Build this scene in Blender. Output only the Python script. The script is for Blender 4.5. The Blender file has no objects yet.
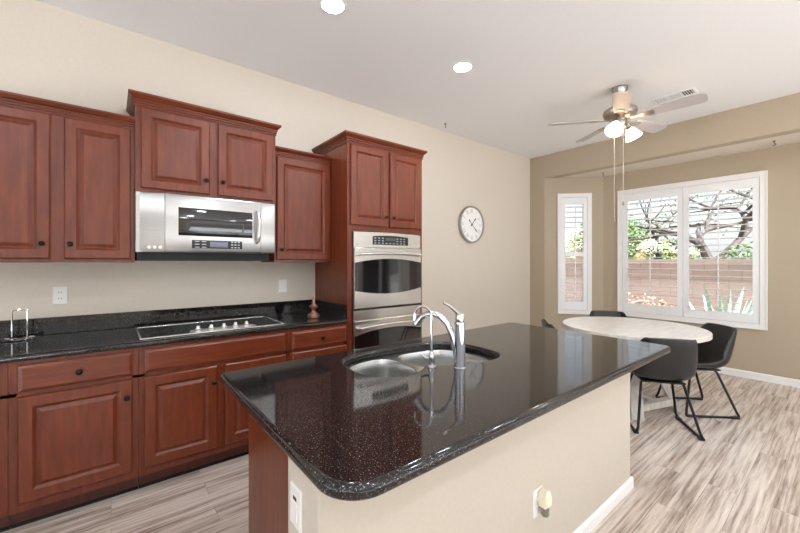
import bpy, bmesh, math, random
from mathutils import Vector, Matrix
R = random.Random(7)
C = bpy.context.scene.collection
sc = bpy.context.scene

# ------------------------------------------------------------------ camera, sky, sun, exposure
H, W, CZ = 1.371, 3.252, 3.041
F, TH, Y0 = 361.6, 51.386, 262.44
cam = bpy.data.cameras.new('camera'); co = bpy.data.objects.new('camera', cam); C.objects.link(co)
co.location = (0, 0, H); co.rotation_euler = (math.radians(90), 0, math.radians(TH))
cam.sensor_width = 36; cam.lens = 36 * F / 800; cam.shift_y = -(266.5 - Y0) / 800; cam.clip_start = .02
sc.camera = co
wd = bpy.data.worlds.new('sky'); sc.world = wd; wd.use_nodes = True
wn = wd.node_tree.nodes; wl = wd.node_tree.links
sky = wn.new('ShaderNodeTexSky'); sky.sky_type = 'NISHITA'; sky.sun_disc = False
sky.sun_elevation = math.radians(52); sky.sun_rotation = math.radians(100); sky.dust_density = 4; sky.air_density = 1.2
mx = wn.new('ShaderNodeMix'); mx.data_type = 'RGBA'; mx.inputs[0].default_value = .55
mx.inputs[7].default_value = (4.6, 4.8, 5.0, 1)
wl.new(sky.outputs[0], mx.inputs[6]); wl.new(mx.outputs[2], wn['Background'].inputs[0])
wn['Background'].inputs[1].default_value = .24
sun = bpy.data.lights.new('sun', 'SUN'); sun.energy = 24.0; sun.angle = .02; sun.color = (.84, .96, 1.10)
so = bpy.data.objects.new('sun', sun); C.objects.link(so); so.rotation_euler = Vector((-.665,.05,-.745)).to_track_quat('-Z','Y').to_euler()
CAN_EMIT = 185.0
sc.view_settings.view_transform = 'Standard'; sc.view_settings.look = 'None'
sc.view_settings.exposure = 0.31; sc.view_settings.gamma = 1.0; sc.view_settings.use_curve_mapping = False
sc.cycles.use_denoising = True
sc.cycles.max_bounces = 10; sc.cycles.diffuse_bounces = 6; sc.cycles.transparent_max_bounces = 16
sc.cycles.sample_clamp_indirect = 4.0
sc.cycles.caustics_reflective = False; sc.cycles.caustics_refractive = False

# ------------------------------------------------------------------ helpers
def lin(c):
    return tuple(((v/255)/12.92 if v/255 <= .04045 else ((v/255+.055)/1.055)**2.4) for v in c) + (1,)

class M:
    """collects geometry in world (or local) coordinates; build() links it as one mesh object"""
    def __init__(s): s.v = []; s.f = []
    def box(s, x0, x1, y0, y1, z0, z1):
        n = len(s.v)
        s.v += [(x0,y0,z0),(x1,y0,z0),(x1,y1,z0),(x0,y1,z0),(x0,y0,z1),(x1,y0,z1),(x1,y1,z1),(x0,y1,z1)]
        s.f += [tuple(n+i for i in q) for q in ((0,3,2,1),(4,5,6,7),(0,1,5,4),(1,2,6,5),(2,3,7,6),(3,0,4,7))]
        return s
    def loft(s, loops, close=True, cap0=True, cap1=True):
        n = len(s.v); k = len(loops[0])
        for l in loops: s.v += [tuple(p) for p in l]
        for i in range(len(loops)-1):
            for j in range(k if close else k-1):
                a, b = n+i*k+j, n+i*k+(j+1) % k
                s.f.append((a, b, b+k, a+k))
        if cap0: s.f.append(tuple(range(n+k-1, n-1, -1)))
        if cap1: s.f.append(tuple(range(n+(len(loops)-1)*k, n+len(loops)*k)))
        return s
    def tube(s, pts, r, seg=10, caps=True):
        pts = [Vector(p) for p in pts]; loops = []; up = None
        for i, p in enumerate(pts):
            t = (pts[min(i+1, len(pts)-1)] - pts[max(i-1, 0)]).normalized()
            if up is None:
                up = Vector((0,0,1)) if abs(t.z) < .9 else Vector((1,0,0))
            a = t.cross(up)
            if a.length < 1e-5: a = t.cross(Vector((0,1,.1)))
            a.normalize(); b = a.cross(t).normalized(); up = b
            rr = r[i] if isinstance(r, (list, tuple)) else r
            loops.append([p + a*(rr*math.cos(2*math.pi*j/seg)) + b*(rr*math.sin(2*math.pi*j/seg)) for j in range(seg)])
        return s.loft(loops, True, caps, caps)
    def lathe(s, prof, c=(0,0,0), axis=(0,0,1), seg=24, cap0=True, cap1=True):
        q = Vector((0,0,1)).rotation_difference(Vector(axis).normalized()); c = Vector(c)
        loops = [[c + q @ Vector((r*math.cos(2*math.pi*j/seg), r*math.sin(2*math.pi*j/seg), z)) for j in range(seg)] for r, z in prof]
        return s.loft(loops, True, cap0, cap1)
    def prism(s, poly, z0, z1):
        return s.loft([[(x,y,z0) for x,y in poly], [(x,y,z1) for x,y in poly]])
    def ell(s, c, rx, ry, rz, seg=16, rings=10):
        c = Vector(c)
        return s.loft([[c+Vector((rx*math.sin(a)*math.cos(2*math.pi*j/seg), ry*math.sin(a)*math.sin(2*math.pi*j/seg), rz*math.cos(a))) for j in range(seg)]
                       for a in [math.pi*(i+.02)/(rings+.04) for i in range(rings+1)]])
    def build(s, name, mat, parent=None, smooth=True, bevel=0, angle=35, world=True, recalc=True):
        me = bpy.data.meshes.new(name)
        off = Vector((0,0,0))
        if parent is not None and world:
            p = parent
            while p is not None: off += p.location; p = p.parent
        me.from_pydata([tuple(Vector(p)-off) for p in s.v], [], s.f)
        bm = bmesh.new(); bm.from_mesh(me)
        if recalc: bmesh.ops.recalc_face_normals(bm, faces=bm.faces)
        for f in bm.faces: f.smooth = smooth
        if smooth:
            for e in bm.edges:
                e.smooth = len(e.link_faces) != 2 or e.calc_face_angle(0) < math.radians(angle)
        bm.to_mesh(me); bm.free()
        me.materials.append(mat)
        o = bpy.data.objects.new(name, me); C.objects.link(o)
        if parent is not None: o.parent = parent
        if bevel:
            b = o.modifiers.new('bevel', 'BEVEL'); b.width = bevel; b.segments = 2; b.limit_method = 'ANGLE'; b.angle_limit = math.radians(40)
        return o

def tag(o, label, cat, group=None):
    o['label'] = label; o['category'] = cat
    if group: o['group'] = group
    return o
def thing(name, label, cat, loc=(0,0,0), rz=0, group=None):
    o = bpy.data.objects.new(name, None); C.objects.link(o); o.location = loc; o.rotation_euler = (0,0,rz); o.empty_display_size = .1
    return tag(o, label, cat, group)
def struct(o):
    o['kind'] = 'structure'; return o
def copy_tree(o, parent=None):
    c = o.copy(); C.objects.link(c)
    if parent is not None: c.parent = parent
    for ch in list(o.children): copy_tree(ch, c)
    return c

# ------------------------------------------------------------------ materials
def mat(name, col, rough=.5, metal=0, spec=.5, coat=0, emit=None, estr=0, trans=0):
    m = bpy.data.materials.new(name); m.use_nodes = True; b = m.node_tree.nodes['Principled BSDF']
    b.inputs['Base Color'].default_value = lin(col); b.inputs['Roughness'].default_value = rough
    b.inputs['Metallic'].default_value = metal; b.inputs['Specular IOR Level'].default_value = spec
    b.inputs['Coat Weight'].default_value = coat; b.inputs['Coat Roughness'].default_value = .28
    b.inputs['Transmission Weight'].default_value = trans
    if emit: b.inputs['Emission Color'].default_value = lin(emit); b.inputs['Emission Strength'].default_value = estr
    return m
def nodes(m): return m.node_tree.nodes, m.node_tree.links, m.node_tree.nodes['Principled BSDF']
def ramp(n, stops):
    r = n.new('ShaderNodeValToRGB'); e = r.color_ramp.elements
    while len(e) < len(stops): e.new(.5)
    for i, (p, c) in enumerate(stops): e[i].position = p; e[i].color = lin(c)
    return r
def coords(n, l, scale=(1,1,1), kind='Object', rot=(0,0,0)):
    t = n.new('ShaderNodeTexCoord'); m = n.new('ShaderNodeMapping'); m.inputs['Scale'].default_value = scale; m.inputs['Rotation'].default_value = rot
    l.new(t.outputs[kind], m.inputs[0]); return m
def noise(n, l, vec, scale, detail=4, rough=.55):
    t = n.new('ShaderNodeTexNoise'); t.inputs['Scale'].default_value = scale; t.inputs['Detail'].default_value = detail; t.inputs['Roughness'].default_value = rough
    l.new(vec.outputs[0], t.inputs['Vector']); return t
def bump(n, l, b, src, strength, dist=.002):
    u = n.new('ShaderNodeBump'); u.inputs['Strength'].default_value = strength; u.inputs['Distance'].default_value = dist
    l.new(src, u.inputs['Height']); l.new(u.outputs[0], b.inputs['Normal'])

def noisy(name, stops, scale, rough=.5, stretch=(1,1,1), bmp=0, metal=0, spec=.5, detail=5, coat=0):
    m = mat(name, stops[0][1], rough, metal, spec, coat); n, l, b = nodes(m)
    v = coords(n, l, stretch); t = noise(n, l, v, scale, detail); r = ramp(n, stops)
    l.new(t.outputs['Fac'], r.inputs[0]); l.new(r.outputs[0], b.inputs['Base Color'])
    if bmp: bump(n, l, b, t.outputs['Fac'], bmp)
    return m
WOODC = [(.25, (88,34,13)), (.5, (106,45,21)), (.78, (124,57,30))]
wood = noisy('cherry_wood_vertical_grain', WOODC, 5, .33, (7,7,.9), .02, spec=.42, coat=.18)
woodh = noisy('cherry_wood_level_grain', WOODC, 5, .33, (7,.9,7), .02, spec=.42, coat=.18)
wood_in = noisy('cherry_wood_dark', [(.3,(70,30,22)),(.7,(88,40,29))], 5, .45, (7,7,.9))
wall_m = noisy('beige_wall_paint', [(.3,(214,204,190)),(.7,(218,208,194))], 60, .8, bmp=.06, spec=.25)
bay_m = noisy('beige_wall_paint_shaded', [(.3,(176,162,141)),(.7,(180,166,145))], 60, .8, bmp=.06, spec=.25)  # wall paint darkened: the backlit bay's shade is put into the colour
isl_m = noisy('beige_wall_paint_dimmed', [(.3,(198,189,175)),(.7,(202,193,179))], 60, .8, bmp=.06, spec=.25)  # wall paint darkened to offset the strong side light on the island
ceil_m = noisy('white_ceiling_paint', [(.3,(233,233,233)),(.7,(236,236,236))], 70, .9, bmp=.08, spec=.2)
white = mat('white_trim_paint', (236,236,234), .4)
shutter_m = mat('white_shutter_paint', (238,239,240), .35)
steel = noisy('brushed_steel', [(.3,(212,209,205)),(.7,(228,225,221))], 9, .27, (2,.4,60), metal=1, detail=3)
steel_mw = noisy('brushed_steel_dim', [(.3,(170,167,164)),(.7,(186,183,180))], 9, .3, (2,.4,60), metal=1, detail=3)  # steel darkened to stand in for a dimmer reflection on the microwave
steel_dark = mat('brushed_nickel', (168,160,152), .3, 1)
sink_m = noisy('sink_steel', [(.3,(196,196,194)),(.7,(214,214,212))], 12, .27, (1,1,14), metal=1)
chrome = mat('polished_chrome', (222,222,224), .06, 1)
black_glass = mat('black_glass', (9,9,11), .04, 0, .6)
oven_glass = mat('smoked_oven_glass', (22,20,20), .05, 0, .9)
black = mat('black_plastic', (16,16,17), .4)
grey_black = mat('charcoal_metal', (34,33,33), .4, .6)
knob_m = mat('dark_bronze', (32,22,19), .28, .7)
plate_m = mat('white_plastic', (240,239,235), .3)
leather = noisy('charcoal_leatherette', [(.3,(29,28,29)),(.7,(38,37,37))], 40, .34, bmp=.12)
table_m = noisy('whitewashed_wood', [(.25,(196,189,180)),(.5,(212,206,198)),(.75,(222,217,210))], 4, .3, (9,1,9), .03)
leg_m = noisy('greyed_white_wood', [(.3,(188,181,172)),(.7,(214,208,200))], 5, .5, (8,8,1), .05)
display = mat('grey_display', (122,124,140), .2)
led = mat('warm_white_lens', (255,250,240), .4, emit=(236,246,255), estr=CAN_EMIT)

def granite_mat():
    m = mat('black_granite', (18,17,17), .07, 0, .55); n, l, b = nodes(m)
    v = coords(n, l); a = noise(n, l, v, 260, 2, .6); c = noise(n, l, v, 90, 3, .6)
    r1 = ramp(n, [(.565,(13,12,13)),(.64,(54,49,47)),(.72,(180,170,162))]); r2 = ramp(n, [(.45,(12,12,13)),(.8,(46,39,37))])
    l.new(a.outputs['Fac'], r1.inputs[0]); l.new(c.outputs['Fac'], r2.inputs[0])
    x = n.new('ShaderNodeMix'); x.data_type = 'RGBA'; x.blend_type = 'LIGHTEN'; x.inputs[0].default_value = 1
    l.new(r1.outputs[0], x.inputs[6]); l.new(r2.outputs[0], x.inputs[7]); l.new(x.outputs[2], b.inputs['Base Color'])
    return m
granite = granite_mat()

def floor_mat():
    m = mat('greyed_vinyl_plank', (160,140,126), .27, 0, .9); n, l, b = nodes(m)
    v = coords(n, l, (1,1,1), 'Object', (0,0,math.radians(90)))
    br = n.new('ShaderNodeTexBrick'); l.new(v.outputs[0], br.inputs['Vector'])
    br.inputs['Scale'].default_value = 1; br.inputs['Brick Width'].default_value = 1.22; br.inputs['Row Height'].default_value = .14
    br.inputs['Mortar Size'].default_value = .0012; br.inputs['Mortar Smooth'].default_value = .2; br.offset = .37
    br.inputs['Color1'].default_value = (.0,.0,.0,1); br.inputs['Color2'].default_value = (1,1,1,1); br.inputs['Mortar'].default_value = (.3,.3,.3,1)
    # long streaks, shifted per plank
    t = n.new('ShaderNodeTexCoord'); ad = n.new('ShaderNodeVectorMath'); ad.operation = 'ADD'
    sc_ = n.new('ShaderNodeVectorMath'); sc_.operation = 'SCALE'; sc_.inputs['Scale'].default_value = 7.3
    l.new(br.outputs['Color'], sc_.inputs[0]); l.new(t.outputs['Object'], ad.inputs[0]); l.new(sc_.outputs[0], ad.inputs[1])
    mp = n.new('ShaderNodeMapping'); mp.inputs['Scale'].default_value = (46, 2.0, 1); l.new(ad.outputs[0], mp.inputs[0])
    s1 = noise(n, l, mp, 1.0, 6, .65)
    mp2 = n.new('ShaderNodeMapping'); mp2.inputs['Scale'].default_value = (9, .7, 1); l.new(ad.outputs[0], mp2.inputs[0])
    s2 = noise(n, l, mp2, 1.0, 3, .5)
    r = ramp(n, [(.33,(102,85,74)),(.42,(158,139,126)),(.53,(202,186,173)),(.68,(228,215,204))])
    av = n.new('ShaderNodeMix'); av.data_type = 'FLOAT'; av.inputs[0].default_value = .28
    l.new(s1.outputs['Fac'], av.inputs[2]); l.new(s2.outputs['Fac'], av.inputs[3]); l.new(av.outputs[0], r.inputs[0])
    k = n.new('ShaderNodeMix'); k.data_type = 'RGBA'; k.blend_type = 'MULTIPLY'; l.new(br.outputs['Fac'], k.inputs[0])
    l.new(r.outputs[0], k.inputs[6]); k.inputs[7].default_value = (.6,.57,.55,1)
    l.new(k.outputs[2], b.inputs['Base Color'])
    bump(n, l, b, s1.outputs['Fac'], .15, .002)
    return m
floor_m = floor_mat()

def glass_mat():
    m = bpy.data.materials.new('window_glass'); m.use_nodes = True; n = m.node_tree.nodes; l = m.node_tree.links
    n.remove(n['Principled BSDF'])
    t = n.new('ShaderNodeBsdfTransparent'); g = n.new('ShaderNodeBsdfGlossy'); g.inputs['Roughness'].default_value = .02
    x = n.new('ShaderNodeMixShader'); fr = n.new('ShaderNodeFresnel'); fr.inputs[0].default_value = 1.25
    l.new(fr.outputs[0], x.inputs[0]); l.new(t.outputs[0], x.inputs[1]); l.new(g.outputs[0], x.inputs[2]); l.new(x.outputs[0], n['Material Output'].inputs[0])
    return m
glass = glass_mat()

# ------------------------------------------------------------------ room shell
YB, YBAY, ZH = 5.284, 5.90, 2.685         # wall with the bay, back of the bay, bay ceiling
BL, BR = (-3.0, YB), (-2.384, YBAY)       # left facet ends
RL, RR = (.45, YBAY), (1.066, YB)         # right facet ends
XR, YF = 3.7, -3.2
T = .14
def wall(name, p0, p1, z0, z1, m, holes=(), side=1, t=T):
    """wall from p0 to p1, room face on that line, thickness to the outside (side)"""
    p0 = Vector((*p0,0)); p1 = Vector((*p1,0)); d = (p1-p0); L = d.length; d.normalize(); nrm = Vector((d.y,-d.x,0))*side*t
    b = M()
    def blk(s0, s1, za, zb):
        if s1-s0 < 1e-4 or zb-za < 1e-4: return
        a, c = p0+d*s0, p0+d*s1; q = [a, c, c+nrm, a+nrm]
        b.loft([[(v.x,v.y,za) for v in q], [(v.x,v.y,zb) for v in q]])
    s = 0
    for s0, s1, za, zb in sorted(holes):
        blk(s, s0, z0, z1); blk(s0, s1, z0, za); blk(s0, s1, zb, z1); s = s1
    blk(s, L, z0, z1)
    return struct(b.build(name, m, smooth=False))
b = M().prism([(-W-T,YF-T),(XR+T,YF-T),(XR+T,YB+T),(RR[0]+.06,YB+T),(RL[0]+.06,YBAY+T),(BR[0]-.06,YBAY+T),(BL[0]-.06,YB+T),(-W-T,YB+T)], -.12, 0)
struct(b.build('floor', floor_m, smooth=False))
struct(M().box(-W-T, XR+T, YF-T, YB+T, CZ, CZ+.12).build('ceiling', ceil_m, smooth=False))
wall('wall_left', (-W, YF-T), (-W, YB), 0, CZ, wall_m, side=-1)
wall('wall_right', (XR, YF), (XR, YB), 0, CZ, wall_m, [(.3,3.9,.55,2.75), (4.3,8.1,.05,2.75)], side=1)
wall('wall_front', (-W, YF), (XR, YF), 0, CZ, wall_m, [(.5,3.3,.05,2.75),(3.6,6.6,.05,2.75)], side=1)
# wall with the bay: stub, header, long right part
b = M().box(-W-T, BL[0], YB, YB+T, 0, CZ).box(BL[0], RR[0], YB, YB+T, ZH, CZ)
struct(b.build('wall_back', bay_m, smooth=False))
wall('wall_back_right', RR, (XR+T, YB), 0, CZ, wall_m, [(.35,2.15,.05,2.2)], side=-1)
facetL = ((BR[0]-BL[0])**2+(BR[1]-BL[1])**2)**.5
wall('wall_bay_left', BL, BR, 0, ZH, bay_m, [(.245,.635,.63,2.38)], side=-1, t=.12)
wall('wall_bay_back', BR, RL, 0, ZH, bay_m, [(.264,1.714,.65,2.37)], side=-1, t=.12)
wall('wall_bay_right', RL, RR, 0, ZH, bay_m, [(.24,.64,.63,2.38)], side=-1, t=.12)
struct(M().prism([(BL[0]-.06,YB+T),(RR[0]+.06,YB+T),(RL[0]+.06,YBAY+T),(BR[0]-.06,YBAY+T)], ZH, ZH+.1).build('ceiling_bay', wall_m, smooth=False))

def skirting(name, p0, p1, side):
    p0 = Vector((*p0,0)); p1 = Vector((*p1,0)); d = (p1-p0).normalized(); n = Vector((d.y,-d.x,0))*side
    prof = [(0,0),(.013,0),(.013,.07),(.009,.08),(.004,.083),(0,.083)]
    b = M(); b.loft([[p+n*o+Vector((0,0,z)) for o, z in prof] for p in (p0, p1)])
    return struct(b.build(name, white, smooth=False))
skirting('baseboard_left', (-W, 2.38), (-W, YB), 1)
skirting('baseboard_stub', (-W, YB), BL, 1)
skirting('baseboard_bay_left', BL, BR, 1)
skirting('baseboard_bay_back', BR, RL, 1)
skirting('baseboard_bay_right', RL, RR, 1)

# ------------------------------------------------------------------ shuttered windows
def frame_at(p0, p1, inward):
    """returns a function (s, out, z) -> world, s along p0->p1, out towards the room"""
    p0 = Vector((*p0,0)); d = (Vector((*p1,0))-p0).normalized(); n = Vector((d.y,-d.x,0))*inward
    return lambda s, o, z: p0+d*s+n*o+Vector((0,0,z))
def abox(m, fr, s0, s1, o0, o1, z0, z1):
    q = [(s0,o0),(s1,o0),(s1,o1),(s0,o1)]
    m.loft([[fr(s,o,z0) for s,o in q], [fr(s,o,z1) for s,o in q]])
def ring(m, fr, s0, s1, z0, z1, wd_, o0, o1, wt=None, wb=None):
    wt = wt or wd_; wb = wb or wd_
    abox(m, fr, s0, s0+wd_, o0, o1, z0, z1); abox(m, fr, s1-wd_, s1, o0, o1, z0, z1)
    abox(m, fr, s0+wd_, s1-wd_, o0, o1, z0, z0+wb); abox(m, fr, s0+wd_, s1-wd_, o0, o1, z1-wt, z1)
def shutter(fr, s0, s1, z0, z1, label, stile, top, bot, pitch=.0795, lw=.086, n_mid=None):
    c = fr((s0+s1)/2, .0, z0)
    t = thing('plantation_shutter', label, 'shutter', tuple(c), 0, 'white louvred shutter panels')
    m = M(); ring(m, fr, s0, s1, z0, z1, stile, -.016, .014, top, bot)
    if n_mid: abox(m, fr, s0+stile, s1-stile, -.016, .014, n_mid-.03, n_mid+.03)
    m.build('shutter_frame', shutter_m, t, smooth=False, bevel=.002)
    lo2 = False; lo = M(); a0, a1, b0, b1 = s0+stile+.001, s1-stile-.001, z0+bot, z1-top
    n = int(round((b1-b0)/pitch)); p = (b1-b0)/n
    for i in range(n):
        zc = b0+p*(i+.5)
        if n_mid and abs(zc-n_mid) < .06: continue
        pts = [(lw/2*math.cos(a), .0052*math.sin(a)) for a in [2*math.pi*k/12 for k in range(12)]]
        if n_mid and i and zc > n_mid and not lo2: lo.build('louvers', shutter_m, t); lo = M(); lo2 = True
        tl = math.radians(4)
        lo.loft([[fr(s, o*math.cos(tl)-.001, zc+z+o*math.sin(tl)) for o, z in pts] for s in (a0, a1)])
    lo.build('louvers', shutter_m, t)
    r = M(); sm = (s0+s1)/2
    abox(r, fr, sm-.006, sm+.006, lw/2-.001, lw/2+.010, b0+.05, b1-.03)
    r.build('tilt_rod', shutter_m, t, smooth=False)
    return t
def window(name, fr, s0, s1, z0, z1, cas, mull, depth=.12):
    """s0..z1 = opening; white casing around it on the room side, frame and glass at the outside"""
    e = bpy.data.objects.new(name, None); C.objects.link(e); e.location = fr((s0+s1)/2, 0, z0); struct(e)
    m = M(); ring(m, fr, s0-cas, s1+cas, z0-cas, z1+cas, cas+.004, .001, .022)
    ring(m, fr, s0-cas, s1+cas, z0-cas, z1+cas, .014, .022, .030)
    struct(m.build('casing', white, e, smooth=False, bevel=.002))
    m = M(); ring(m, fr, s0, s1, z0, z1, .035, -depth+.01, -depth+.05)
    for s in mull: abox(m, fr, s-.025, s+.025, -depth+.01, -depth+.05, z0+.035, z1-.035)
    struct(m.build('sash_frame', white, e, smooth=False))
    m = M(); abox(m, fr, s0+.03, s1-.03, -depth+.026, -depth+.032, z0+.03, z1-.03)
    struct(m.build('pane', glass, e, smooth=False))
    return e
fr1 = frame_at(BL, BR, 1); fr2 = frame_at(BR, RL, 1); fr3 = frame_at(RL, RR, 1)
window('window_1', fr1, .245, .635, .63, 2.38, .055, [])
shutter(fr1, .252, .628, .637, 2.373, 'tall narrow louvred shutter in the angled left side of the bay', .055, .105, .13, n_mid=1.50)
window('window_2', fr2, .264, 1.714, .65, 2.37, .06, [.98])
shutter(fr2, .271, .984, .657, 2.363, 'left louvred shutter panel of the wide bay window above the round table', .058, .105, .12)
shutter(fr2, .990, 1.707, .657, 2.363, 'right louvred shutter panel of the wide bay window behind the black chair', .058, .105, .105)
window('window_3', fr3, .24, .64, .63, 2.38, .055, [])
# unseen openings behind or beside the camera; first four added and sized for daylight
window('added_window_4', frame_at((XR,YF),(XR,YB),-1), .3, 3.9, .55, 2.75, .06, [2.1])
window('added_window_5', frame_at((XR,YF),(XR,YB),-1), 4.3, 8.1, .05, 2.75, .06, [6.2])
window('added_window_6', frame_at((-W,YF),(XR,YF),-1), .5, 3.3, .05, 2.75, .06, [1.9])
window('added_window_8', frame_at((-W,YF),(XR,YF),-1), 3.6, 6.6, .05, 2.75, .06, [5.1])
window('window_7', frame_at(RR,(XR+T,YB),1), .35, 2.15, .05, 2.2, .06, [1.25])

# ------------------------------------------------------------------ cabinets along the left wall
def rectloop(a0, a1, b0, b1, ins, d, f):
    return [f(a,b,d) for a,b in ((a0+ins,b0+ins),(a1-ins,b0+ins),(a1-ins,b1-ins),(a0+ins,b1-ins))]
def raised(m, a0, a1, b0, b1, f, t=.02, fw=.056):
    L = [(0,0),(0,t-.006),(.006,t),(fw-.002,t),(fw+.007,t-.008),(fw+.012,t-.011),(fw+.015,t-.011),(fw+.034,t-.001)]
    m.loft([rectloop(a0,a1,b0,b1,i,d,f) for i,d in L])
def slab(m, a0, a1, b0, b1, f, t=.02):
    m.loft([rectloop(a0,a1,b0,b1,i,d,f) for i,d in [(0,0),(0,t-.010),(.006,t-.006),(.016,t)]])
KN = [(.0065,0),(.0065,.010),(.013,.014),(.0155,.020),(.0145,.026),(.009,.030),(.002,.0315)]
def knob(parent, x, y, z, ax=(1,0,0)):
    return M().lathe(KN, (x,y,z), ax, 16).build('knob', knob_m, parent)
CRP = [(0,0),(.009,0),(.009,.009),(.004,.012),(.004,.014),(.014,.017),(.014,.026),(.008,.029),(.008,.031),(.020,.034),(.020,.042),(.014,.046),(.030,.052),(.048,.066),(.054,.070),(.054,.084),(0,.084)]
def crown(parent, x, y0, y1, z, left=True, right=True, xb=-W, s=1.0):
    """crown moulding: back along the sides and over the front at x"""
    m = M(); path = []
    if left: path.append((xb+.002, y0, 0, -1))
    path.append((x, y0, 1 if True else 0, -1 if left else 0)); path.append((x, y1, 1, 1 if right else 0))
    if right: path.append((xb+.002, y1, 0, 1))
    m.loft([[(px+ox*o*s*.72, py+oy*o*s*.72, z+h*s) for o,h in CRP] for px,py,ox,oy in path])
    return m.build('crown', woodh, parent, smooth=False)
def fx(x): return lambda a,b,d: (x+d, a, b)
def upper(label, y0, y1, z0, z1, xf, doors, cr, xb=-W, depth_top=True):
    t = thing('wall_cabinet', label, 'cabinet', (-W, (y0+y1)/2, z0))
    m = M().box(xb+.001, xf-.020, y0, y1, z0, z1)          # carcass
    m.build('carcass', wood_in, t, smooth=False)
    m = M()                                                  # face frame with openings hidden by the doors
    st = .038
    m.box(xf-.020, xf, y0, y0+st, z0, z1).box(xf-.020, xf, y1-st, y1, z0, z1).box(xf-.020, xf, y0+st, y1-st, z0, z0+st).box(xf-.020, xf, y0+st, y1-st, z1-.05, z1)
    for d0, d1 in zip(doors, doors[1:]):
        m.box(xf-.020, xf, d0[1]-.012, d1[0]+.012, z0+st, z1-.05)
    m.box(xf-.030, xf-.0205, y0+.005, y1-.005, z0+.005, z1-.005)
    m.build('face_frame', wood, t, smooth=False)
    for a0, a1, b0, b1, ky, kz in doors:
        m = M(); raised(m, a0, a1, b0, b1, fx(xf+.001)); d = m.build('door', wood, t, smooth=False)
        knob(d, xf+.021, ky, kz)
    if cr: crown(t, xf, y0, y1, cr[0], cr[1], cr[2], xb, cr[3])
    return t
XU, XM, XT = -2.922, -2.892, -2.642
upper('left wall cabinet with two raised-panel doors above the chrome napkin holder', -.63, .1195, 1.371, 2.262, XU,
      [(-.600,-.277,1.392,2.232,-.31,1.48), (-.218,.098,1.392,2.232,-.19,1.48)], (2.236, True, False, .86))
upper('short raised wall cabinet with two doors directly above the microwave', .121, 1.030, 1.835, 2.41, XM,
      [(.150,.553,1.857,2.380,.527,1.951), (.607,1.006,1.857,2.380,.636,1.952)], (2.388, True, True, .96))
upper('single-door wall cabinet between the microwave and the tall oven cabinet', 1.033, 1.540, 1.371, 2.262, XU,
      [(1.048,1.522,1.395,2.232,1.079,1.477)], (2.236, False, False, .86))
# tall oven cabinet: open niche for the ovens
t = thing('tall_cabinet', 'tall oven cabinet with two upper doors housing the steel double oven', 'cabinet', (-W, 1.96, 0))
y0, y1 = 1.545, 2.385
m = M().box(-W+.001, XT-.02, y0, y0+.018, 0, 2.40).box(-W+.001, XT-.02, y1-.018, y1, 0, 2.40).box(-W+.001, XT-.02, y0+.018, y1-.018, 1.645, 2.40)
m.box(-W+.001, XT-.02, y0+.018, y1-.018, 0.0, .30)
m.build('carcass', wood, t, smooth=False)
m = M().box(XT-.02, XT, y0, 1.590, .10, 2.40).box(XT-.02, XT, 2.345, y1, .10, 2.40).box(XT-.02, XT, 1.590, 2.345, 1.638, 2.40).box(XT-.02, XT, 1.590, 2.345, .10, .305)
m.build('face_frame', wood, t, smooth=False)
for a0, a1, ky in ((1.571,1.960,1.925), (1.985,2.355,2.015)):
    m = M(); raised(m, a0, a1, 1.690, 2.372, fx(XT+.001)); d = m.build('door', wood, t, smooth=False); knob(d, XT+.021, ky, 1.776)
m = M(); slab(m, 1.575, 2.355, .115, .295, fx(XT+.001)); m.build('drawer', woodh, t, smooth=False)
crown(t, XT, y0, y1, 2.378, True, True, -W, 1.0)

def base(label, y0, y1, fronts, xb=-W):
    t = thing('base_cabinet', label, 'cabinet', (-W, (y0+y1)/2, 0))
    xf = XT
    M().box(xb+.001, xf-.02, y0, y1, .10, .868).build('carcass', wood_in, t, smooth=False)
    m = M().box(xf-.02, xf, y0, y1, .10, .13).box(xf-.02, xf, y0, y1, .855, .868).box(xf-.02, xf, y0, y1, .69, .707)
    m.box(xf-.02, xf, y0, y0+.03, .13, .855).box(xf-.02, xf, y1-.03, y1, .13, .855).box(xf-.0198, xf-.002, y0+.03, y1-.03, .13, .855)
    m.build('face_frame', wood, t, smooth=False)
    M().box(xb+.001, -W+.545, y0, y1, 0, .10).build('toe_kick', wood_in, t, smooth=False)
    M().box(-W+.545, -W+.553, y0, y1, 0, .016).build('shoe_strip', grey_black, t, smooth=False)
    for kind, a0, a1, b0, b1, ks in fronts:
        m = M(); (slab if kind == 'drawer' else raised)(m, a0, a1, b0, b1, fx(xf+.001))
        d = m.build(kind, woodh if kind == 'drawer' else wood, t, smooth=False)
        if ks: knob(d, xf+.021, ks[0], ks[1])
    return t
base('leftmost base cabinet cut by the picture edge, only its right stile showing', -.93, -.405,
     [('drawer',-.90,-.440,.712,.848,(-.67,.778)), ('door',-.90,-.440,.15,.687,(-.87,.592))])
base('base cabinet with drawer and square door below the napkin holder', -.403, .127,
     [('drawer',-.367,.099,.712,.848,(-.134,.778)), ('door',-.370,.097,.15,.687,(.071,.590))])
base('wide base cabinet below the cooktop with one long front and two doors', .129, 1.037,
     [('drawer',.157,1.013,.715,.850,None), ('door',.153,.549,.15,.687,(.527,.586)), ('door',.601,1.013,.15,.687,(.625,.586))])
base('narrow base cabinet with one drawer beside the tall oven cabinet', 1.039, 1.543,
     [('drawer',1.064,1.528,.712,.846,(1.304,.775)), ('door',1.064,1.528,.15,.687,(1.09,.59))])

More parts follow.
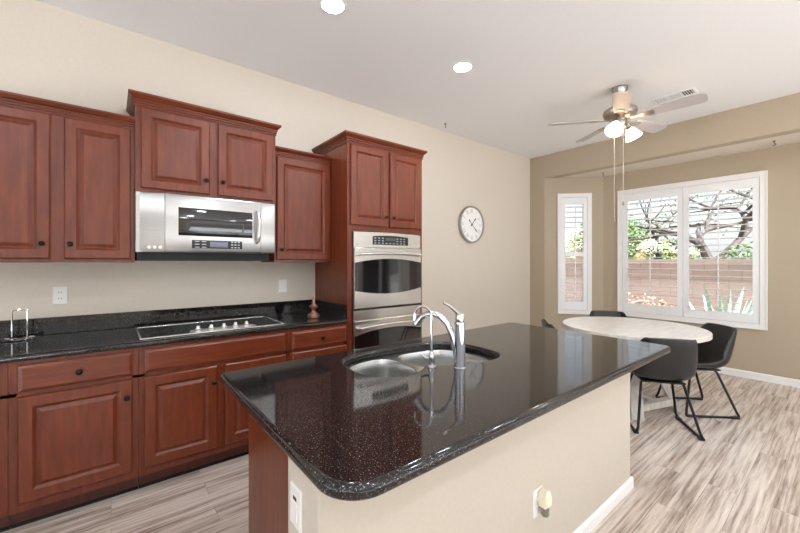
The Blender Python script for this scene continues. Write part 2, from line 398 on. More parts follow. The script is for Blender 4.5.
# ------------------------------------------------------------------ wall countertop
def rounded_slab(name, poly, z0, z1, mat_, parent=None, hole=None, rad=.018):
    """2D curve, extruded and bevelled, turned into a mesh"""
    cu = bpy.data.curves.new(name, 'CURVE'); cu.dimensions = '2D'; cu.fill_mode = 'BOTH'
    for pl in [poly]+([hole] if hole else []):
        s = cu.splines.new('POLY'); s.points.add(len(pl)-1)
        for p, q in zip(s.points, pl): p.co = (q[0], q[1], 0, 1)
        s.use_cyclic_u = True
    cu.extrude = (z1-z0)/2-rad; cu.bevel_depth = rad; cu.bevel_resolution = 5; cu.offset = -rad
    o = bpy.data.objects.new(name, cu); C.objects.link(o); o.location = (0,0,(z0+z1)/2)
    bpy.context.view_layer.update()
    me = bpy.data.meshes.new_from_object(o.evaluated_get(bpy.context.evaluated_depsgraph_get()))
    bpy.data.objects.remove(o)
    bm = bmesh.new(); bm.from_mesh(me); bmesh.ops.remove_doubles(bm, verts=bm.verts, dist=1e-5)
    for v in bm.verts: v.co.z += (z0+z1)/2
    bm.normal_update()
    for f in bm.faces: f.smooth = abs(f.normal.z) < .999
    bm.to_mesh(me); bm.free(); me.materials.clear(); me.materials.append(mat_); me.name = name
    o = bpy.data.objects.new(name, me); C.objects.link(o)
    if parent is not None:
        o.parent = parent; o.location = -parent.location
    return o
ct = thing('countertop', 'long black granite countertop with backsplash along the left wall', 'countertop', (-W, .3, .870))
rounded_slab('slab', [(-W+.002,-.95),(-2.617,-.95),(-2.617,1.541),(-W+.002,1.541)], .870, .905, granite, ct, rad=.012)
M().box(-W+.001, -W+.021, -.95, 1.541, .906, 1.016).box(-W+.022, -2.640, 1.521, 1.541, .906, 1.016).build('backsplash', granite, ct, smooth=False, bevel=.002)

# cooktop
ck = thing('cooktop', 'black glass cooktop with steel rim and five knobs', 'cooktop', (-2.90, .58, .906))
M().box(-3.125,-2.668,.142,1.013,.906,.911).build('glass_surface', black_glass, ck, smooth=False, bevel=.001)
m = M(); q0, q1, w0, w1, e = -3.135, -2.656, .132, 1.023, .012
m.box(q0,q1,w0,w0+e,.906,.914).box(q0,q1,w1-e,w1,.906,.914).box(q0,q0+.008,w0+e,w1-e,.906,.914).box(q1-.018,q1,w0+e,w1-e,.906,.914)
m.build('rim', steel, ck, smooth=False, bevel=.002)
m = M().prism([(-2.79,.42),(-2.71,.40),(-2.685,.44),(-2.685,.79),(-2.71,.83),(-2.79,.81)], .911, .915); m.build('control_strip', steel, ck, smooth=False, bevel=.0015)
for y in (.455,.535,.615,.69,.765):
    M().lathe([(.021,.915),(.021,.926),(.017,.928),(.012,.940),(.011,.946),(.004,.948)], (-2.735,y,0), seg=18).build('knob', steel, ck)

# ------------------------------------------------------------------ microwave
mw = thing('microwave', 'stainless steel microwave mounted over the cooktop', 'microwave', (-W, .57, 1.375))
a0, a1 = .124, 1.016; XF = -2.872
M().box(-W+.001, XF-.03, a0, a1, 1.445, 1.832).build('body', steel_dark, mw, smooth=False)
M().box(-W+.001, XF-.10, a0+.01, a1-.01, 1.383, 1.444).build('vent_base', grey_black, mw, smooth=False)
# three front sections, gently bowed outwards
def bow(y): return .014*(1-((y-.573)/.45)**2) - max(0, .281-y)*.22
def front(name, ya, yb, za, zb, mat_, hole=None, n=8, lift=0, thick=.03):
    m = M()
    ys = [ya+(yb-ya)*i/n for i in range(n+1)]
    m.loft([[(XF-thick+.001,y,za),(XF+bow(y)+lift-.006,y,za),(XF+bow(y)+lift,y,za+.012),(XF+bow(y)+lift,y,zb-.012),(XF+bow(y)+lift-.006,y,zb),(XF-thick+.001,y,zb)] for y in ys])
    return m.build(name, mat_, mw, angle=30)
front('side_panel', a0, .279, 1.440, 1.834, steel_mw)
front('door', .282, .905, 1.440, 1.834, steel_mw)
front('end_panel', .908, a1, 1.440, 1.834, steel_mw)
front('window', .357, .843, 1.548, 1.756, oven_glass, lift=.002, thick=-.004)
front('control_pad', .437, .768, 1.462, 1.535, black, lift=.002, thick=-.004)
front('display', .550, .668, 1.470, 1.528, display, lift=.0035, thick=-.006)
kl = mat('pale_grey_print',(176,178,180),.5); m = M(); m2 = M()
for i in range(3):
    for j in range(3):
        y = .690+.023*i; z = 1.475+.02*j; x = XF+bow(y)+.0026; m.box(x, x+.001, y, y+.015, z, z+.009)
        if i < 2: y = .455+.043*i; m2.box(XF+bow(y)+.0026, XF+bow(y)+.0036, y, y+.028, z, z+.006)
m.build('keypad', kl, mw, smooth=False); m2.build('menu_keys', kl, mw, smooth=False)
m = M()
for i in range(3): m.lathe([(.011,0),(.011,.003),(.007,.005)], (XF+bow(.195+.03*i)-.0015, .195+.030*i, 1.472), (1,0,0), 12)
m.build('round_buttons', plate_m, mw)
m = M(); m.tube([(XF+bow(.9)+.004, .872, 1.52),(XF+.040,.878,1.535),(XF+.052,.882,1.58),(XF+.056,.882,1.64),(XF+.052,.882,1.70),(XF+.040,.878,1.745),(XF+bow(.9)+.004,.872,1.76)], .012, 12)
m.build('handle', steel, mw)

# ------------------------------------------------------------------ double wall oven
ov = thing('double_oven', 'stainless steel double wall oven with dark arched windows', 'oven', (-2.65, 1.967, .31))
o0, o1 = 1.593, 2.342; OX = -2.635
def oxf(d): return OX+d
M().box(-3.18, OX, o0+.004, o1-.004, .312, 1.634).build('body', steel_dark, ov, smooth=False)
m = M(); ym = (o0+o1)/2; half = (o1-o0)/2
ys = [o0+(o1-o0)*i/14 for i in range(15)]
m.loft([[(oxf(.0005),y,1.503),(oxf(.018),y,1.503),(oxf(.018),y,1.628+.010*(1-((y-ym)/half)**2)),(oxf(.0005),y,1.628+.010*(1-((y-ym)/half)**2))] for y in ys]).build('control_panel', steel, ov, smooth=False)
m = M(); ys2 = [1.785+.40*i/10 for i in range(11)]
m.loft([[(oxf(.0185),y,1.528),(oxf(.020),y,1.528),(oxf(.020),y,1.600+.012*(1-((y-1.985)/.2)**2)),(oxf(.0185),y,1.600+.012*(1-((y-1.985)/.2)**2))] for y in ys2]).build('display', black, ov, smooth=False)
gp = mat('grey_print',(150,152,150),.5)
for r_, nm in ((range(0,3),'menu_keys'),(range(3,6),'clock_keys'),(range(6,9),'keypad')):
    m = M()
    for i in r_:
        for j in range(3):
            y = 1.80+.041*i
            if 3 <= i <= 5 and j > 0: continue
            m.box(oxf(.0202), oxf(.0208), y, y+.022, 1.537+.022*j, 1.547+.022*j)
    m.build(nm, gp, ov, smooth=False)
M().box(oxf(.0202), oxf(.0207), 1.925, 2.04, 1.565, 1.592).build('clock_display', mat('dim_green_display',(70,84,60),.3), ov, smooth=False)
M().lathe([(.006,0),(.006,.002)], (oxf(.018),1.625,1.53), (1,0,0), 12).build('badge', mat('grey_badge',(90,88,86),.4), ov)
def oven_door(z0, z1, wt, wtm, wb, wbm, hz):
    n = 24; ys = [o0+(o1-o0)*i/n for i in range(n+1)]; q = lambda y: 1-((y-ym)/half)**2
    m = M()
    m.loft([[(oxf(.0005),y,z0),(oxf(.026),y,z0),(oxf(.030),y,z0+.006),(oxf(.030),y,z1-.006),(oxf(.026),y,z1),(oxf(.0005),y,z1)] for y in ys])
    d = m.build('door', steel, ov, angle=30)
    m = M(); ys = [o0+.004+(o1-o0-.008)*i/n for i in range(n+1)]
    m.loft([[(oxf(.0302),y,wb+(wbm-wb)*q(y)),(oxf(.0318),y,wb+(wbm-wb)*q(y)),(oxf(.0318),y,wt+(wtm-wt)*q(y)),(oxf(.0302),y,wt+(wtm-wt)*q(y))] for y in ys])
    m.build('window', oven_glass, d)
    m = M(); ha, hb = o0+.035, o1-.035
    m.tube([(oxf(.03),ha+.01,hz-.005),(oxf(.062),ha+.005,hz-.004)]+[(oxf(.070),ha+(hb-ha)*i/12,hz+.012*(1-((i-6)/6)**2)) for i in range(13)]+[(oxf(.062),hb-.005,hz-.004),(oxf(.03),hb-.01,hz-.005)], .0115, 12)
    m.build('handle', steel, d)
oven_door(.980, 1.498, 1.368, 1.404, 1.133, 1.093, 1.440)
m = M().box(oxf(.0005), oxf(.016), o0, o1, .880, .960); m.build('middle_panel', steel, ov, smooth=False)
M().box(oxf(.0005), oxf(.004), o0, o1, .9605, .9795).build('vent_gap', black, ov, smooth=False)
oven_door(.330, .875, .749, .788, .46, .425, .815)

# ------------------------------------------------------------------ island
IX0, IX1, IY0, IY1, IZ = -1.765, -.660, .370, 2.580, .881
t = thing('kitchen_island', 'island base with beige wall, cherry end panel and white baseboard', 'island', (-1.2, 1.45, 0))
M().box(-1.048, -.845, .410, 2.470, 0, .840).build('half_wall', isl_m, t, smooth=False, bevel=.004)
m = M().box(-1.72, -1.049, .490, .508, 0, .840); m.build('end_panel', wood, t, smooth=False)
m = M().box(-1.72, -1.049, 2.452, 2.470, 0, .840).box(-1.70, -1.049, .508, 2.452, .10, .118).box(-1.66,-1.64,.508,2.452,0,.10)
m.box(-1.068,-1.049,.508,2.452,.118,.84)
m.build('carcass', wood_in, t, smooth=False)
M().box(-1.72, -1.70, .509, 2.451, .119, .840).build('face_frame', wood, t, smooth=False)
fl = lambda a,b,d: (-1.721-d, a, b)
for i in range(4):
    ya = .535+.48*i
    m = M(); raised(m, ya, ya+.45, .14, .81, fl); d = m.build('door', wood, t, smooth=False); knob(d, -1.741, ya+(.41 if i%2==0 else .04), .72, (-1,0,0))
prof = [(0,0),(.013,0),(.013,.052),(.009,.062),(.004,.066),(0,.066)]
m = M(); m.loft([[(-.8445+o, y, z) for o,z in prof] for y in (.400, 2.4835)]); m.loft([[(x, 2.4705+o, z) for o,z in prof] for x in (-.8446, -1.048)])
m.build('baseboard', white, t, smooth=False)

def rrect(x0, x1, y0, y1, r):
    """r = radii at (x0,y0),(x1,y0),(x1,y1),(x0,y1)"""
    P = []
    for (cx, cy, a, q) in ((x0,y0,180,r[0]),(x1,y0,270,r[1]),(x1,y1,0,r[2]),(x0,y1,90,r[3])):
        ox = cx+q if cx == x0 else cx-q; oy = cy+q if cy == y0 else cy-q
        for i in range(11):
            w = math.radians(a+9*i); P.append((ox+q*math.cos(w), oy+q*math.sin(w)))
    return P
def smooth_loop(pts, n=6):
    P = []
    k = len(pts)
    for i in range(k):
        p0, p1, p2, p3 = [Vector((*pts[(i+j-1) % k],0)) for j in range(4)]
        for s in range(n):
            u = s/n
            q = .5*((2*p1)+(p2-p0)*u+(2*p0-5*p1+4*p2-p3)*u*u+(3*p1-p0-3*p2+p3)*u**3)
            P.append((q.x, q.y))
    return P
CUT = [(-1.60,.925),(-1.545,.892),(-1.48,.873),(-1.40,.867),(-1.32,.875),(-1.262,.905),(-1.228,.96),(-1.222,1.03),(-1.235,1.10),(-1.268,1.158),(-1.268,1.20),
       (-1.220,1.250),(-1.192,1.33),(-1.155,1.41),(-1.145,1.50),(-1.155,1.575),(-1.195,1.63),(-1.30,1.655),(-1.42,1.655),(-1.52,1.635),(-1.592,1.575),(-1.630,1.47),(-1.652,1.32),(-1.658,1.15),(-1.642,1.01)]
cut = smooth_loop(CUT, 4)
it = rounded_slab('island_countertop', rrect(IX0,IX1,IY0,IY1,(.045,.11,.05,.06)), IZ-.040, IZ, granite, None, cut, rad=.016)
tag(it, 'large black speckled granite island countertop with sink cutout', 'countertop')

# sink: flange with two bowls
sk = thing('double_sink', 'stainless steel double-bowl sink set under the island granite', 'sink', (-1.42, 1.26, .62))
ZF = IZ-.0415
def offset_loop(p, d):
    k = len(p); o = []
    for i in range(k):
        a, b_, c = Vector(p[i-1]), Vector(p[i]), Vector(p[(i+1) % k])
        tt = (c-a).normalized(); o.append((b_.x+tt.y*d, b_.y-tt.x*d))
    return o
bowlA = smooth_loop([(-1.60,.965),(-1.545,.917),(-1.45,.898),(-1.34,.903),(-1.28,.935),(-1.258,1.0),(-1.272,1.09),(-1.325,1.165),(-1.42,1.20),(-1.54,1.20),(-1.61,1.165),(-1.625,1.07)], 4)
bowlB = smooth_loop([(-1.60,1.265),(-1.53,1.235),(-1.42,1.235),(-1.31,1.25),(-1.245,1.30),(-1.205,1.38),(-1.185,1.48),(-1.20,1.575),(-1.27,1.615),(-1.40,1.622),(-1.51,1.60),(-1.575,1.545),(-1.605,1.44),(-1.618,1.33)], 4)
def flange():
    cu = bpy.data.curves.new('f', 'CURVE'); cu.dimensions = '2D'; cu.fill_mode = 'BOTH'
    for pl in (offset_loop(cut, .02), bowlA, bowlB):
        s = cu.splines.new('POLY'); s.points.add(len(pl)-1)
        for p, q in zip(s.points, pl): p.co = (q[0], q[1], 0, 1)
        s.use_cyclic_u = True
    cu.extrude = .0008
    o = bpy.data.objects.new('f', cu); C.objects.link(o); bpy.context.view_layer.update()
    me = bpy.data.meshes.new_from_object(o.evaluated_get(bpy.context.evaluated_depsgraph_get())); bpy.data.objects.remove(o)
    me.materials.clear(); me.materials.append(sink_m); me.name = 'flange'
    o = bpy.data.objects.new('flange', me); C.objects.link(o); o.parent = sk; o.location = Vector((0,0,ZF))-sk.location
flange()
for pl, dz in ((bowlA,.17),(bowlB,.20)):
    c = Vector((sum(p[0] for p in pl)/len(pl), sum(p[1] for p in pl)/len(pl)))
    def ins(k): return [tuple(c+(Vector(p)-c)*k) for p in pl]
    L = [(1,ZF-.0008),(.985,ZF-.006),(.965,ZF-.05),(.94,ZF-dz+.03),(.90,ZF-dz+.008),(.80,ZF-dz),(.2,ZF-dz-.004)]
    m = M(); m.loft([[(x,y,z) for x,y in ins(k)] for k,z in L], True, False, True)
    bo = m.build('bowl', sink_m, sk, angle=60)
    M().lathe([(.042,0),(.042,.003),(.03,.001),(.012,.0005)], (c.x, c.y, ZF-dz-.0035), seg=20).build('drain', chrome, bo)

# main faucet
fc = thing('kitchen_faucet', 'chrome single-lever faucet with thick curved spout at the island sink', 'faucet', (-1.140, 1.266, IZ))
X, Y = -1.140, 1.266
M().lathe([(.030,IZ+.0005),(.030,IZ+.004),(.026,IZ+.007),(.0245,IZ+.20),(.025,IZ+.206),(.025,IZ+.212),(.020,IZ+.215)], (X,Y,0), seg=28).build('body', chrome, fc)
m = M().lathe([(.0195,IZ+.2155),(.021,IZ+.222),(.020,IZ+.245),(.012,IZ+.252),(.003,IZ+.253)], (X,Y,0), seg=24)
m.tube([(X,Y,IZ+.240),(X-.012,Y-.015,IZ+.262),(X-.03,Y-.038,IZ+.288),(X-.047,Y-.06,IZ+.302)], [.012,.009,.007,.006], 10)
m.build('lever', chrome, fc)
sp = [(-.012,.03),(-.022,.09),(-.035,.15),(-.06,.20),(-.095,.232),(-.135,.243),(-.170,.237),(-.198,.220),(-.212,.203)]
M().tube([(X+a*.92, Y+a*.38, IZ+z) for a,z in sp], [.013,.015,.016,.016,.0155,.015,.015,.017,.019], 14).build('spout', chrome, fc)
M().lathe([(.019,0),(.021,.02),(.017,.026)], (X-.212*.92, Y-.212*.38, IZ+.202), (-.6,-.25,-.76), 18).build('spray_head', chrome, fc)
# filtered-water tap
ft = thing('filter_tap', 'small slim gooseneck water tap beside the thick faucet', 'faucet', (-1.228, 1.170, IZ))
X, Y = -1.228, 1.170
m = M().lathe([(.021,IZ+.0005),(.021,IZ+.005),(.015,IZ+.012),(.013,IZ+.035),(.016,IZ+.045),(.012,IZ+.06),(.0065,IZ+.075)], (X,Y,0), seg=20); m.build('body', chrome, ft)
pts = [(0,.07),(0,.15),(0,.22)]+[(-.042+.042*math.cos(a), .235+.048*math.sin(a)) for a in [math.radians(v) for v in range(0,175,18)]]+[(-.084,.215)]
M().tube([(X+a*.85, Y+a*.52, IZ+z) for a,z in pts], .006, 10).build('gooseneck', chrome, ft)
M().tube([(X,Y,IZ+.04),(X-.03,Y-.012,IZ+.043),(X-.052,Y-.02,IZ+.055)], [.007,.006,.005], 10).build('lever', chrome, ft)

# island plates
def plate(name, label, fr, s, z, w=.072, h=.116, kind='outlet', cat='outlet'):
    t = thing(name, label, cat, tuple(fr(s,0,z-h/2)))
    m = M(); q = [(-w/2,-h/2),(w/2,-h/2),(w/2,h/2),(-w/2,h/2)]
    m.loft([[fr(s+a*k, o, z+b_*k) for a,b_ in q] for k,o in ((1,.0005),(1,.004),(.93,.007))]); m.build('cover_plate', plate_m, t, smooth=False)
    if kind == 'outlet':
        for dz in (-.02,.02):
            m = M(); m.loft([[fr(s+.017*math.cos(a), o, z+dz+.0145*math.sin(a)) for a in [2*math.pi*i/16 for i in range(16)]] for o in (.0072,.010)])
            so_ = m.build('socket', plate_m, t)
            m = M()
            for ds in (-.006,.006): abox(m, fr, s+ds-.0012, s+ds+.0012, .0101, .0106, z+dz-.004, z+dz+.006)
            m.build('slots', black, so_, smooth=False)
    elif kind == 'switch':
        m = M(); abox(m, fr, s-.017, s+.017, .0072, .011, z-.033, z+.033); m.build('rocker', plate_m, t, smooth=False, bevel=.002)
    elif kind == 'jack':
        m = M(); abox(m, fr, s-.011, s+.011, .0072, .0078, z+.020, z+.030); m.build('jack_slot', black, t, smooth=False)
        m = M(); abox(m, fr, s-.016, s+.016, .0072, .009, z-.034, z+.016); m.build('insert', plate_m, t, smooth=False)
    return t
frw = frame_at((-W,0),(-W,1),1)
plate('wall_outlet', 'white double outlet on the wall above the counter left of the cooktop', frw, -.262, 1.154)
plate('light_switch', 'white rocker switch on the wall under the single-door cabinet', frw, 1.226, 1.155, kind='switch', cat='switch')
fri = frame_at((-1.1,.410),(0,.410),1)
plate('jack_plate', 'white wall plate with dark slot on the narrow end of the island', fri, .122, .683, kind='jack', cat='wall plate')
frs = frame_at((-.845,0),(-.845,1),1)
plate('wall_outlet', 'white outlet plate on the long beige side of the island', frs, 1.425, .345)
pf = thing('plug_in_freshener', 'cream plug-in air freshener with grey base in the island outlet', 'air freshener', (-.832, 1.44, .30))
m = M(); q = [(-.022,.0),(.022,0),(.026,.03),(.020,.055),(.008,.068),(-.008,.068),(-.020,.055),(-.026,.03)]
m.loft([[(-.834+.001, 1.44+a, .337+z) for a,z in q],[(-.834+.032, 1.44+a, .337+z) for a,z in q],[(-.834+.040, 1.44+a*.7, .345+z*.7) for a,z in q]]); m.build('warmer', mat('cream_plastic',(236,228,204),.35), pf)
M().lathe([(.014,-.001),(.017,.006),(.017,.030),(.010,.036)], (-.815,1.44,.298), seg=16).build('bottle', mat('grey_green_plastic',(128,126,108),.3), pf)

# ------------------------------------------------------------------ small things on the wall counter
nh = thing('napkin_holder', 'chrome napkin holder with upright hoop on the counter by the left edge', 'napkin holder', (-3.125, -.43, .9055))
m = M(); N = 32
def oval(rx, ry, z): return [(-3.125+rx*math.cos(2*math.pi*i/N), -.43+ry*math.sin(2*math.pi*i/N), z) for i in range(N)]
m.loft([oval(.05,.070,.9056), oval(.060,.082,.908), oval(.062,.085,.916), oval(.057,.079,.917), oval(.052,.072,.912)]); m.build('base', chrome, nh)
M().tube([(-3.125,-.462,.912),(-3.125,-.462,1.075),(-3.125,-.460,1.082),(-3.125,-.454,1.087),(-3.125,-.406,1.087),(-3.125,-.400,1.082),(-3.125,-.398,1.075),(-3.125,-.398,.912)], .0038, 8).build('hoop', chrome, nh)
og = thing('ornament', 'small bronze finial ornament in the counter corner by the oven cabinet', 'ornament', (-2.83, 1.33, .9055))
orm = noisy('aged_copper', [(.3,(120,78,62)),(.7,(188,140,118))], 60, .35, metal=.7)
M().lathe([(.044,.9056),(.050,.912),(.050,.930),(.042,.940),(.030,.950),(.020,.957)], (-2.83,1.33,0), seg=20).build('pedestal', orm, og)
m = M().lathe([(.019,.9575),(.016,.972),(.020,.982),(.034,.992),(.036,1.004),(.026,1.014),(.018,1.022),(.013,1.040),(.012,1.058),(.006,1.082),(.001,1.090)], (-2.83,1.33,0), seg=20)
m.build('finial', orm, og)

# ------------------------------------------------------------------ clock
ck2 = thing('wall_clock', 'round silver-rimmed white wall clock on the beige wall', 'clock', (-W, 3.825, 1.887))
cy, cz = 3.825, 1.887
M().lathe([(.245,.001),(.250,.004),(.250,.040),(.244,.046),(.233,.046),(.230,.032),(.230,.02)], (-W,cy,cz), (1,0,0), 48, True, False).build('rim', mat('satin_silver',(178,174,166),.3,1), ck2)
M().lathe([(.2295,.019),(.2295,.024)], (-W,cy,cz), (1,0,0), 48).build('face', mat('white_clock_face',(252,252,250),.4), ck2)
pgrey = mat('pale_grey_numerals', (186,184,180), .5)
m = M()
ROM = ['XII','I','II','III','IIII','V','VI','VII','VIII','IX','X','XI']
def stroke(m, p, q, w, x):
    p, q = Vector(p), Vector(q); d = (q-p).normalized(); n = Vector((-d.y,d.x))*w/2
    c = [p+n, p-n, q-n, q+n]; m.loft([[(x, cy+v.x, cz+v.y) for v in c], [(x+.001, cy+v.x, cz+v.y) for v in c]])
for h in range(12):
    a = math.radians(90-30*h); ctr = Vector((math.cos(a), math.sin(a)))*.180; up = Vector((math.cos(a), math.sin(a))); rt = Vector((up.y,-up.x))
    g = ROM[h]; ww = {'I':.014,'V':.026,'X':.026}; tot = sum(ww[ch] for ch in g); u = -tot/2
    for ch in g:
        w_ = ww[ch]; c0 = ctr+rt*(u+w_/2); u += w_
        P = lambda a_, b_: c0+rt*a_+up*b_
        if u == -tot/2+w_: m = M()
        if ch == 'I': stroke(m, P(0,-.028), P(0,.028), .004, -W+.0242)
        if ch == 'V': stroke(m, P(-.009,.028), P(0,-.028), .005, -W+.0242); stroke(m, P(.009,.028), P(0,-.028), .003, -W+.0242)
        if ch == 'X': stroke(m, P(-.009,.028), P(.009,-.028), .005, -W+.0242); stroke(m, P(.009,.028), P(-.009,-.028), .003, -W+.0242)
    m.build('numeral', pgrey, ck2, smooth=False)
hand_m = mat('dark_grey_hands', (92,90,88), .4)
def hand(ang, l, tail, w, x):
    a = math.radians(90-ang); d = Vector((math.cos(a), math.sin(a))); m = M()
    stroke(m, d*-tail, d*l, w, x); stroke(m, d*(l*.62), d*(l*.86), w*2.2, x+.0002); stroke(m, d*(-tail), d*(-tail+.025), w*2.4, x+.0002)
    return m.build('hand', hand_m, ck2, smooth=False)
hand(43, .125, .03, .009, -W+.027); hand(133, .145, .085, .008, -W+.030)
M().lathe([(.012,.031),(.012,.034)], (-W,cy,cz), (1,0,0), 16).build('hub', hand_m, ck2)

# ------------------------------------------------------------------ recessed lights, vent, hooks
rl = thing('recessed_light', 'round lit recessed ceiling light nearest, cut by the top edge of the photo', 'ceiling light', (-2.105, 1.125, CZ), group='recessed ceiling lights')
m = M().lathe([(.070,-.0005),(.070,-.006),(.082,-.007),(.092,-.003),(.093,-.0005)], (-2.105,1.125,CZ), seg=40, cap0=False, cap1=False); m.build('trim_ring', white, rl)
M().lathe([(.0695,-.0012),(.0695,-.004)], (-2.105,1.125,CZ), seg=32).build('lens', led, rl)
CANS = [(-2.08, 2.345, 'round lit recessed ceiling light in mid ceiling above the island and ovens')]
for x in (-.55, 1.2, 2.8):  # unseen cans added to light the room evenly
    for y in (2.345, .9, -1.0): CANS.append((x, y, None))
for x, y in ((1.6, 4.4), (3.0, 3.7), (.45, 3.4), (.7, 4.6)): CANS.append((x, y, None))  # more unseen cans, added to brighten the dining end
for i, (x, y, lab) in enumerate(CANS):
    c = copy_tree(rl); c.location = (x, y, CZ)
    c['label'] = lab or 'round recessed ceiling light added out of view to brighten the room'
    if not lab: c['group'] = 'recessed lights added out of view'
vt = thing('ceiling_vent', 'white ceiling air vent with grey slats above the fan blade', 'air vent', (-1.115, 4.415, CZ))
m = M(); v0, v1, w0, w1 = -1.29, -.94, 4.325, 4.505
m.box(v0,v1,w0,w0+.022,CZ-.010,CZ-.0005).box(v0,v1,w1-.022,w1,CZ-.010,CZ-.0005).box(v0,v0+.022,w0+.022,w1-.022,CZ-.010,CZ-.0005).box(v1-.022,v1,w0+.022,w1-.022,CZ-.010,CZ-.0005)
for x in (-1.175,-1.06): m.box(x-.006,x+.006,w0+.022,w1-.022,CZ-.009,CZ-.0005)
m.build('frame', white, vt, smooth=False, bevel=.002)
M().box(v0+.02,v1-.02,w0+.02,w1-.02,CZ-.0022,CZ-.0004).build('duct_opening', mat('grey_duct',(58,58,60),.7), vt, smooth=False)
m = M()
for i in range(9): m.box(v0+.03+.009*i, v0+.034+.009*i, w0+.022, w1-.022, CZ-.009, CZ-.003)
for i in range(6): m.box(-1.168, -1.067, w0+.03+.022*i, w0+.036+.022*i, CZ-.009, CZ-.003)
for i in range(5): m.box(-1.050+.019*i, -1.046+.019*i, w0+.022, w1-.022, CZ-.009, CZ-.003)
m.build('slats', white, vt, smooth=False)
def hook(x, y, z, label):
    t = thing('ceiling_hook', label, 'hook', (x,y,z))
    M().lathe([(.012,-.0005),(.012,-.006),(.004,-.008)], (x,y,z), seg=12).build('rosette', knob_m, t)
    M().tube([(x,y,z-.006),(x,y,z-.025)]+[(x+.012*math.sin(a), y, z-.037+.012*math.cos(a)) for a in [math.radians(v) for v in range(0,241,24)]], .003, 8).build('hook_wire', knob_m, t)
hook(-3.06, 3.14, CZ, 'small dark hook in the main ceiling near the wall above the oven cabinet')
hook(-2.285, 5.63, ZH, 'small dark hook in the bay ceiling near the narrow left window')
hook(-.53, 5.60, ZH, 'small dark hook in the bay ceiling above the right window end')

# ------------------------------------------------------------------ ceiling fan
FX, FY, FZ = -1.391, 3.806, 2.74
fn = thing('ceiling_fan', 'five-blade brushed nickel ceiling fan with lit glass shades', 'ceiling fan', (FX, FY, CZ))
M().lathe([(.068,CZ-.0005),(.068,CZ-.02),(.050,CZ-.055),(.020,CZ-.06)], (FX,FY,0), seg=28).build('canopy', steel_dark, fn)
M().lathe([(.014,CZ-.058),(.014,FZ+.12)], (FX,FY,0), seg=14).build('downrod', steel_dark, fn)
M().lathe([(.03,FZ+.135),(.06,FZ+.13),(.10,FZ+.115),(.140,FZ+.085),(.146,FZ+.06),(.135,FZ+.03),(.10,FZ+.008),(.06,FZ-.005)], (FX,FY,0), seg=36).build('motor_housing', steel_dark, fn)
blade_m = mat('silver_grey_blade', (180,174,174), .45)
BO = 291.5
for k in range(5):
    a = math.radians(BO+72*k); ca, sa = math.cos(a), math.sin(a)
    def Q(r, w, z):
        tw = math.radians(-13); return (FX+ca*r-sa*w*math.cos(tw), FY+sa*r+ca*w*math.cos(tw), FZ+z+w*math.sin(tw))
    m = M(); out = []
    for r, w in ((.19,.052),(.24,.058),(.40,.066),(.56,.072),(.615,.070),(.638,.055),(.645,.03)): out.append((r,w))
    loop = out+[(r,-w) for r,w in reversed(out)]
    m.loft([[Q(r,w,-.004) for r,w in loop],[Q(r,w,.003) for r,w in loop]])
    bl = m.build('blade', blade_m, fn, smooth=False)
    m = M(); arm = [(.085,.014),(.14,.012),(.20,.03),(.26,.034),(.275,.02)]
    lp = arm+[(r,-w) for r,w in reversed(arm)]
    m.loft([[Q(r,w,-.0105) for r,w in lp],[Q(r,w,-.0045) for r,w in lp]]); m.build('blade_iron', steel_dark, bl, smooth=False)
M().lathe([(.058,FZ-.006),(.060,FZ-.05),(.045,FZ-.075),(.02,FZ-.085)], (FX,FY,0), seg=28).build('light_hub', steel_dark, fn)
shade_m = mat('lit_frosted_glass', (255,236,205), .4, emit=(255,222,178), estr=7)
bulb_m = mat('lit_bulb', (255,240,215), .4, emit=(255,236,206), estr=170)
for ang in (275, 70):
    a = math.radians(ang); d = Vector((math.cos(a), math.sin(a), 0)); c0 = Vector((FX,FY,FZ-.055))
    ax = (d*.62+Vector((0,0,-.78))).normalized(); st = c0+d*.105+Vector((0,0,.0))
    m = M().tube([c0+d*.05, c0+d*.085+Vector((0,0,.012)), st, st+ax*.012], .009, 10); m.lathe([(.012,0),(.028,.012),(.030,.03)], st+ax*.004, ax, 18)
    ar = m.build('light_arm', steel_dark, fn)
    m = M(); pr = [(.029,.02),(.038,.035),(.050,.06),(.058,.085),(.068,.112),(.075,.125)]
    m.lathe(pr+[(r-.003,z) for r,z in reversed(pr)], st, ax, 28, False, False)
    shd = m.build('glass_shade', shade_m, ar, recalc=False)
    M().ell(st+ax*.072, .022, .022, .028, 14, 8).build('bulb', bulb_m, ar)
for dx, dy, zb in ((-.034,-.042,1.80),(.02,.025,1.955)):
    x, y = FX+dx, FY+dy
    m = M().tube([(x,y,FZ-.07),(x,y,zb)], .0022, 6); pc = m.build('pull_chain', mat('pale_chain',(214,206,194),.35,.6), fn)
    M().lathe([(.003,.0),(.007,-.012),(.009,-.03),(.005,-.04)], (x,y,zb), seg=12).build('pull_weight', steel_dark, pc)

